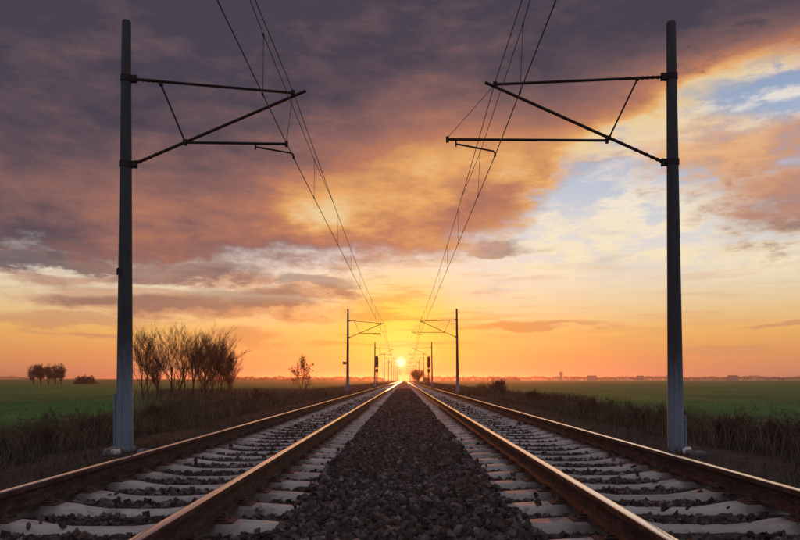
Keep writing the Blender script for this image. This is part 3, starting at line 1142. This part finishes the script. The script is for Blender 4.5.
clump = 'clump of bare trees beside the left mast'
spec = [  # px, depth, top_py, seed, trunk r, stems, spread, levels, label
    (143, 66, 332, 3, .10, 1, .55, 4, 'bare tree nearest the left mast, at the left end of the bare tree clump'),
    (156, 69, 326, 4, .12, 1, .50, 4, 'second bare tree from the left mast in the clump'),
    (170, 65, 325, 8, .15, 1, .50, 4, 'thick-trunked dense bare tree in the left half of the clump'),
    (179, 71, 330, 12, .11, 1, .60, 4, 'bare tree right beside the thick-trunked dense one in the clump'),
    (192, 67, 322, 15, .12, 1, .45, 4, 'tallest slender bare tree in the middle of the clump'),
    (205, 70, 329, 21, .11, 1, .50, 4, 'upright bare tree just right of the tallest one in the clump'),
    (215, 68, 336, 26, .09, 2, .55, 4, 'forked taller bare tree in the right half of the clump'),
    (219, 72, 342, 31, .08, 1, .45, 4, 'lower bushy bare tree, second from the right end of the clump'),
    (149, 73, 330, 61, .09, 1, .55, 4, 'slim bare tree between the two leftmost trees of the clump, set back'),
    (163, 62, 338, 63, .07, 2, .50, 4, 'low twin-stemmed bare tree in front of the thick-trunked one'),
    (186, 74, 328, 65, .10, 1, .55, 4, 'bare tree set back just left of the tallest slender one'),
    (199, 64, 338, 66, .07, 2, .50, 4, 'low twin-stemmed bare tree in front of the middle of the clump'),
    (207, 62, 342, 91, .07, 2, .50, 4, 'low forked bare tree in front of the right half of the clump'),
    (212, 75, 334, 93, .09, 1, .50, 4, 'slim bare tree set back in the right half of the clump'),
    (234, 71, 354, 95, .05, 2, .50, 4, 'smallest bare shrubby tree just past the right end of the clump'),
    (226, 69, 349, 37, .06, 2, .50, 4, 'low spreading bare tree at the right end of the clump'),
]
for (px, d, tp, sd, tr_, st_, sp, lv, lab) in spec:
    plant_tree('bare_tree', lab, 'tree', px, d, tp - 6, sd, tr_, st_, sp, lv, clump)
plant_tree('shrub', 'lone small reddish shrub between the tree clump and second left mast', 'shrub', 300, 74, 351, 48, .06, 1, .50, 4, None, leaves=200)
plant_tree('shrub', 'dark leafy bush beside the right track just right of the second right mast', 'shrub', 497, 70, 377, 52, .05, 6, .75, 3, None, leaves=2600)
plant_tree('shrub', 'low wide dark bush half way along the right scrub verge', 'shrub', 532, 38, 388, 57, .04, 6, .8, 3, None, leaves=2200)
plant_tree('shrub', 'small bush left of the dark leafy bush, close to the right track', 'shrub', 481, 95, 380, 59, .04, 5, .8, 3, None, leaves=1500)


for (px, d, tp, sd, lab) in [(722, 15.5, 418, 201, 'low dark scrub bush just right of the near right mast'),
                             (775, 14.0, 424, 202, 'low dark scrub bush at the right edge of the right verge'),
                             (640, 20.0, 408, 203, 'low scrub bush just left of the near right mast'),
                             (592, 27.0, 399, 204, 'low scrub bush on the right verge between the near mast and wide bush'),
                             (40, 15.0, 428, 205, 'low dark scrub bush at the left edge of the left verge'),
                             (92, 18.0, 419, 206, 'low scrub bush just left of the near left mast'),
                             (160, 25.0, 405, 207, 'low scrub bush just right of the near left mast, before the trees'),
                             (262, 48.0, 389, 208, 'low scrub bush between the tree clump and the lone reddish shrub')]:
    plant_tree('scrub_bush', lab, 'bush', px, d, tp - 110 / d, sd, .016, 6, .8, 3, 'scrub bushes on the verges', leaves=700)


# round leafy tree by the sun, and the far clump on the left field
def leafy_tree(name, label, px, d, top_py, width_px, seed, n_leaf, matn='leaf', group=None, cz=0.34):
    x = (px - CX) / FPX * d
    z0 = float(gz(x, d))
    h = CAM_H + (CY - top_py) / FPX * d - z0
    w = width_px / FPX * d / 2
    r_ = np.random.default_rng(seed)
    root = empty(name, (x, d, z0))
    tag(root, label, 'tree', group)
    limb, tv, tf = bare_tree(seed, h * 0.92, 0.035 * h, 1, 0.65, 3)
    limb.build('trunk', MAT['bark'], root, True)
    me = mesh_np('crown', np.array([v[:] for v in tv]), np.array(tf)); me.materials.append(MAT['twig'])
    cr = link('crown', me, root)
    # clumps of leaf through the crown's volume
    cl = r_.normal(size=(46, 3)); cl /= np.linalg.norm(cl, axis=1)[:, None]
    cl *= (r_.random(46)[:, None]) ** 0.45
    cl = cl * np.array([w * 0.82, w * 0.82, h * cz]) + np.array([0, 0, h * (0.92 - cz)])
    idx = r_.integers(0, 46, n_leaf)
    pts_ = cl[idx] + r_.normal(size=(n_leaf, 3)) * np.array([w * .16, w * .16, h * .055])
    leaf_cloud(pts_, 0.022 * h, matn, cr)


leafy_tree('round_tree', 'round reddish tree just right of the sun above the right track', 417.5, 270, 366.5, 14, 71, 7000, cz=0.42)
leafy_tree('round_tree', 'low tree at the right foot of the round reddish tree by the sun', 426, 320, 374, 10, 72, 2600, cz=0.42)
for i, (px, tp, w, sd, lab) in enumerate([(34, 364, 13, 81, 'leftmost tree of the far tree clump on the left field'),
                                         (41, 363.5, 11, 82, 'second tree from the left in the far clump on the left field'),
                                         (48, 364, 10, 83, 'middle tree of the far clump on the left field'),
                                         (55, 363.5, 11, 84, 'second tree from the right in the far clump on the left field'),
                                         (61, 364, 11, 85, 'rightmost tree of the far clump on the left field')]):
    leafy_tree('field_tree', lab, px, 300 + 6 * (i % 3), tp, w, sd, 3000, 'leaf', 'far trees on the left field')


def hedge(label, px0, px1, d, top_py, seed, n, matn='far', name='hedge', kind=None, zz=None):
    """row of far bushes read as one mass: a leaf cloud with an uneven top"""
    r_ = np.random.default_rng(seed)
    x0, x1 = (px0 - CX) / FPX * d, (px1 - CX) / FPX * d
    xm = (x0 + x1) / 2
    z0 = float(gz(xm, d)) if zz is None else zz
    h = CAM_H + (CY - top_py) / FPX * d - z0
    x = r_.uniform(x0, x1, n)
    prof_ = np.zeros(n)
    for fr, am in ((5, .35), (11, .30), (23, .22), (47, .13)):
        prof_ += am * np.sin(x / (x1 - x0) * fr * 6.283 + seed * fr)
    hh = h * (0.72 + 0.32 * prof_)
    edge_ = np.minimum(1, np.minimum(x - x0, x1 - x) / (0.06 * (x1 - x0)))
    z = r_.random(n) ** 0.7 * np.maximum(hh * np.sqrt(np.maximum(edge_, 0)), 0.05 * h)
    y = r_.normal(size=n) * 0.25 * h
    root = leaf_cloud(np.stack([x - xm, y, z], -1), 0.11 * h, matn, None, name)
    root.location = (xm, d, z0)
    tag(root, label, 'hedge' if kind is None else 'wood', None, kind)


hedge('low dark hedge on the left field, right of the far tree clump', 76, 94, 330, 376, 5, 1600)
hedge('far wood along the right horizon', 505, 1000, 1500, 376.0, 6, 26000, name='far_wood', kind='stuff')
hedge('far wood behind the second right mast', 425, 520, 1150, 376.0, 7, 6000, name='far_wood', kind='stuff')
hedge('far wood on the left horizon', -260, 30, 1600, 375.5, 8, 9000, name='far_wood', kind='stuff')
hedge('far wood beyond the bare trees on the left horizon', 225, 385, 900, 376.2, 9, 9000, name='far_wood', kind='stuff')


# far tower and farm houses on the right horizon
def tower(px, d, top_py):
    x = (px - CX) / FPX * d
    z0 = float(gz(x, d))
    h = CAM_H + (CY - top_py) / FPX * d - z0
    root = empty('water_tower', (x, d, z0))
    tag(root, 'small far tower standing above the right horizon', 'tower')
    m_ = MB(); m_.tube([(0, 0, -1), (0, 0, h * .55)], [h * .15, h * .12], 12); m_.build('shaft', MAT['wall'], root)
    m_ = MB(); m_.tube([(0, 0, h * .55), (0, 0, h * .64), (0, 0, h * .86)], [h * .12, h * .22, h * .22], 14); m_.build('tank', MAT['wall'], root)
    m_ = MB(); m_.tube([(0, 0, h * .86), (0, 0, h)], [h * .24, h * .03], 14); m_.build('roof', MAT['roof'], root)


tower(561, 1300, 371.5)


def house(px, d, w, h, label, rz=0.1):
    x = (px - CX) / FPX * d
    z0 = float(gz(x, d))
    root = empty('farm_house', (x, d, z0))
    root.rotation_euler = (0, 0, rz)
    tag(root, label, 'house', 'farm houses on the right horizon')
    l = w * 0.6
    m_ = MB(); m_.box((0, 0, h * .3), (w, l, h * .6)); m_.build('wall', MAT['wall'], root)
    m_ = MB()
    e = 0.4
    m_.add([(-w / 2 - e, -l / 2 - e, h * .6), (w / 2 + e, -l / 2 - e, h * .6), (w / 2 + e, l / 2 + e, h * .6), (-w / 2 - e, l / 2 + e, h * .6), (-w / 2 - e, 0, h), (w / 2 + e, 0, h)],
           [(0, 1, 5, 4), (2, 3, 4, 5), (1, 2, 5), (3, 0, 4), (3, 2, 1, 0)])
    rf = m_.build('roof', MAT['roof'], root)
    m_ = MB(); m_.box((w * .25, 0, h * 1.0), (.8, .8, h * .3)); m_.build('chimney', MAT['wall'], rf)
    for k in range(3):
        m_ = MB(); m_.box((-w * .3 + k * w * .3, -l / 2 - .03, h * .34), (1.1, .08, 1.4)); m_.build('window', MAT['dark_pane'], root)


house(592, 1250, 16, 9.5, 'far farm house just right of the tower on the right horizon', 0.1)
house(640, 1300, 12, 9, 'far farm house left of the right mast on the right horizon', -0.2)
house(733, 1300, 18, 9.5, 'far long farm house right of the right mast on the right horizon', 0.05)

# ------------------------------------------------------------------ verges: dry grass, weeds, field edge
def blades(name, x, y, z, h, lean, width, matn, label, cat):
    n = len(x)
    a = nrg.uniform(0, 6.283, n)
    ux, uy = np.cos(a), np.sin(a)
    b = nrg.uniform(0, 6.283, n)
    lx, ly = np.cos(b) * lean * h, np.sin(b) * lean * h
    base = np.stack([x, y, z - 0.03], -1)
    w = np.stack([ux, uy, np.zeros(n)], -1) * width[:, None]
    mid = base + np.stack([lx * 0.35, ly * 0.35, h * 0.58], -1)
    tip = base + np.stack([lx, ly, h * (1 - 0.35 * lean)], -1)
    v = np.stack([base - w, base + w, mid + w * 0.75, mid - w * 0.75, tip + w * 0.12, tip - w * 0.12], 1).reshape(-1, 3)
    o = (np.arange(n) * 6)[:, None]
    f = np.concatenate([o + np.array([[0, 1, 2, 3]]), o + np.array([[3, 2, 4, 5]])], 0)
    me = mesh_np(name, v, f)
    me.materials.append(MAT[matn])
    ob = link(name, me)
    tag(ob, label, cat, kind='stuff')
    return ob


def scatter(n, side, dlo, dhi, y0, y1, power=2.0, clump=0.55, cs=0.5):
    """points on a verge, denser near the camera, in clumps"""
    t = nrg.random(n * 3)
    y = y0 + (y1 - y0) * t ** power
    d = nrg.uniform(dlo, dhi, n * 3)
    x = side * d
    k = np.sin(x * 1.9 * cs + 1.3 * np.sin(y * 0.8 * cs)) * np.sin(y * 1.5 * cs + 0.9 * np.sin(x * 1.1 * cs + 2)) * 0.5 + 0.5
    keep = nrg.random(n * 3) < (1 - clump) + clump * k
    return x[keep][:n], y[keep][:n]


for side, word in ((-1, 'left'), (1, 'right')):
    # thin dry grass on the shoulder, and the thick verge beyond it
    x, y = scatter(9000, side, 4.15, 6.4, 4.0, 46, 1.6, 0.9)
    h = 0.05 + 0.16 * nrg.random(len(x)) ** 2
    blades('shoulder_grass', x, y, gz(x, y), h, 0.5, 0.0035 + 0.004 * nrg.random(len(x)), 'weed', 'short sparse dry grass along the %s track shoulder' % word, 'grass')
    x, y = scatter(42000, side, 6.1, 14.5, 6.0, 60, 1.7, 0.85, 0.8)
    env = 0.55 + 0.45 * np.sin(x * 0.8 + y * 0.35) * np.sin(y * 0.6)
    dd = np.abs(x)
    h = (0.14 + 0.58 * nrg.random(len(x)) ** 1.7) * (0.55 + 0.42 * env) * (0.55 + 0.45 * sstep(5.9, 8.0, dd)) * (1.0 - 0.35 * sstep(11, 14.5, dd))
    blades('verge_grass', x, y, gz(x, y), h, 0.42, 0.004 + 0.006 * nrg.random(len(x)), 'weed', 'dark dead grass and weeds on the %s verge' % word, 'grass')
    x, y = scatter(30000 if side < 0 else 20000, side, 6.3, 15.5, 9.0, 90, 1.4, 0.9, 0.35)
    h = 0.25 + 0.55 * nrg.random(len(x))
    blades('straw_grass', x, y, gz(x, y), h, 0.5, 0.004 + 0.006 * nrg.random(len(x)), 'dry', 'pale straw-coloured dry grass on the %s verge' % word, 'grass')
    # long strip running on towards the horizon
    x, y = scatter(30000, side, 4.6, 19.0, 55, 420, 1.8, 0.5, 0.2)
    k = np.abs(x) < 12.0 + 2.0 * np.sin(y * 0.11) + 5.5 * nrg.random(len(x)) ** 3
    x, y = x[k], y[k]
    h = (0.35 + 0.75 * nrg.random(len(x))) * (0.5 + 0.5 * sstep(4.6, 8.5, np.abs(x)))
    blades('far_verge_grass', x, y, gz(x, y), h, 0.35, 0.02 + 0.03 * nrg.random(len(x)), 'weed' if side > 0 else 'dry', 'dry scrub of the %s verge running to the horizon' % word, 'grass')

# rough ground round the bare trees
n = 26000
y = nrg.uniform(34, 110, n)
x = -nrg.uniform(8, 36, n) - (y - 34) * 0.05
k = (x > -5 - (y - 22) * 0.40 - 5 * nrg.random(n) ** 2)
x, y = x[k], y[k]
h = 0.3 + 0.95 * nrg.random(len(x)) ** 1.3
blades('tree_scrub', x, y, gz(x, y), h, 0.35, 0.010 + 0.016 * nrg.random(len(x)), 'dry', 'brown scrub and dead grass round the bare trees', 'grass')

# tall dead weeds with branching heads, standing out of the verge
def weed_mesh(seed, h):
    r_ = random.Random(seed)
    m_ = MB()
    def st(p_, d, ln, r0, lev):
        q = p_ + d * ln
        w_ = d.orthogonal().normalized() * r0; m_.add([p_ - w_, p_ + w_, q + w_ * .5, q - w_ * .5], [(0, 1, 2, 3)])
        if lev < 2:
            for c in range(5 if lev == 0 else 4):
                a = r_.uniform(0, 6.283)
                t = r_.uniform(0.4, 1.0)
                st(p_.lerp(q, t), (d + Vector((math.cos(a), math.sin(a), 0.1)) * r_.uniform(0.35, 0.8)).normalized(), ln * r_.uniform(0.25, 0.45), r0 * .65, lev + 1)
        else:
            for c in range(3):
                e_ = q + Vector((r_.gauss(0, .02), r_.gauss(0, .02), r_.gauss(0, .02)))
                u = Vector((r_.gauss(0, 1), r_.gauss(0, 1), r_.gauss(0, 1))).normalized() * 0.019
                w = u.orthogonal().normalized() * 0.011
                m_.add([e_ - u, e_ + w, e_ + u, e_ - w], [(0, 1, 2, 3)])
    for s in range(r_.randint(2, 4)):
        a = r_.uniform(0, 6.283)
        st(Vector((math.cos(a) * .04, math.sin(a) * .04, -0.05)), Vector((math.cos(a) * .2, math.sin(a) * .2, 1)).normalized(), h * r_.uniform(.6, .9), 0.006, 0)
    return m_


protos = []
for s in range(8):
    m_ = weed_mesh(100 + s, 0.95)
    me = bpy.data.meshes.new('dead_weed')
    me.from_pydata(m_.v, [], m_.f)
    me.materials.append(MAT['weed'])
    protos.append(me)
wv, wf, acc = {-1: [], 1: []}, {-1: [], 1: []}, {-1: 0, 1: 0}
for side in (-1, 1):
    x, y = scatter(420, side, 6.2, 13.5, 7.0, 60, 1.5, 0.8, 0.7)
    vs_l, tri_l, o = [], [], 0
    for i in range(len(x)):
        me = protos[i % 8]
        v = np.empty(len(me.vertices) * 3); me.vertices.foreach_get('co', v); v = v.reshape(-1, 3)
        a = rng.uniform(0, 6.283); s = rng.uniform(0.45, 1.05) * (0.8 if abs(x[i]) < 8 else 1)
        ca, sa = math.cos(a) * s, math.sin(a) * s
        w = np.stack([v[:, 0] * ca - v[:, 1] * sa, v[:, 0] * sa + v[:, 1] * ca, v[:, 2] * s], -1) + np.array([x[i], y[i], float(gz(x[i], y[i]))])
        f = np.array([p.vertices[:] for p in me.polygons if len(p.vertices) == 4]) if i < 8 and side < 0 else None
        if f is not None:
            me['_n'] = len(f)
            wf[i % 8] = f
        vs_l.append(w); tri_l.append(wf[i % 8] + o); o += len(w)
    me = mesh_np('dead_weeds', np.concatenate(vs_l), np.concatenate(tri_l))
    me.materials.append(MAT['weed'])
    tag(link('dead_weeds', me), 'tall dead weeds with dark seed heads on the %s verge' % ('left' if side < 0 else 'right'), 'weeds', kind='stuff')

# green crop at the field edges
for side, word in ((-1, 'left'), (1, 'right')):
    x, y = scatter(16000, side, 13.0, 46.0, 16, 85, 1.4, 0.2)
    h = 0.08 + 0.10 * nrg.random(len(x))
    blades('field_crop', x, y, gz(x, y), h, 0.5, 0.006 + 0.010 * nrg.random(len(x)), 'green', 'short green winter crop in the %s field' % word, 'crop')

# ------------------------------------------------------------------ evening haze over the plain
bm = bmesh.new()
bmesh.ops.create_cube(bm, size=1.0)
me = bpy.data.meshes.new('haze')
bm.to_mesh(me); bm.free()
hz = link('haze', me)
hz.scale = (12400, 9400, 34)
hz.location = (0, 2000, 13.5)
hm = bpy.data.materials.new('evening_haze')
hm.use_nodes = True
ht_ = hm.node_tree
ht_.nodes.clear()
pv = ht_.nodes.new('ShaderNodeVolumePrincipled')
pv.inputs['Color'].default_value = (0.86, 0.80, 0.78, 1)
pv.inputs['Density'].default_value = 0.00024
pv.inputs['Anisotropy'].default_value = 0.78
om = ht_.nodes.new('ShaderNodeOutputMaterial')
ht_.links.new(pv.outputs[0], om.inputs['Volume'])
me.materials.append(hm)
tag(hz, kind='stuff')
hz.display_type = 'WIRE'
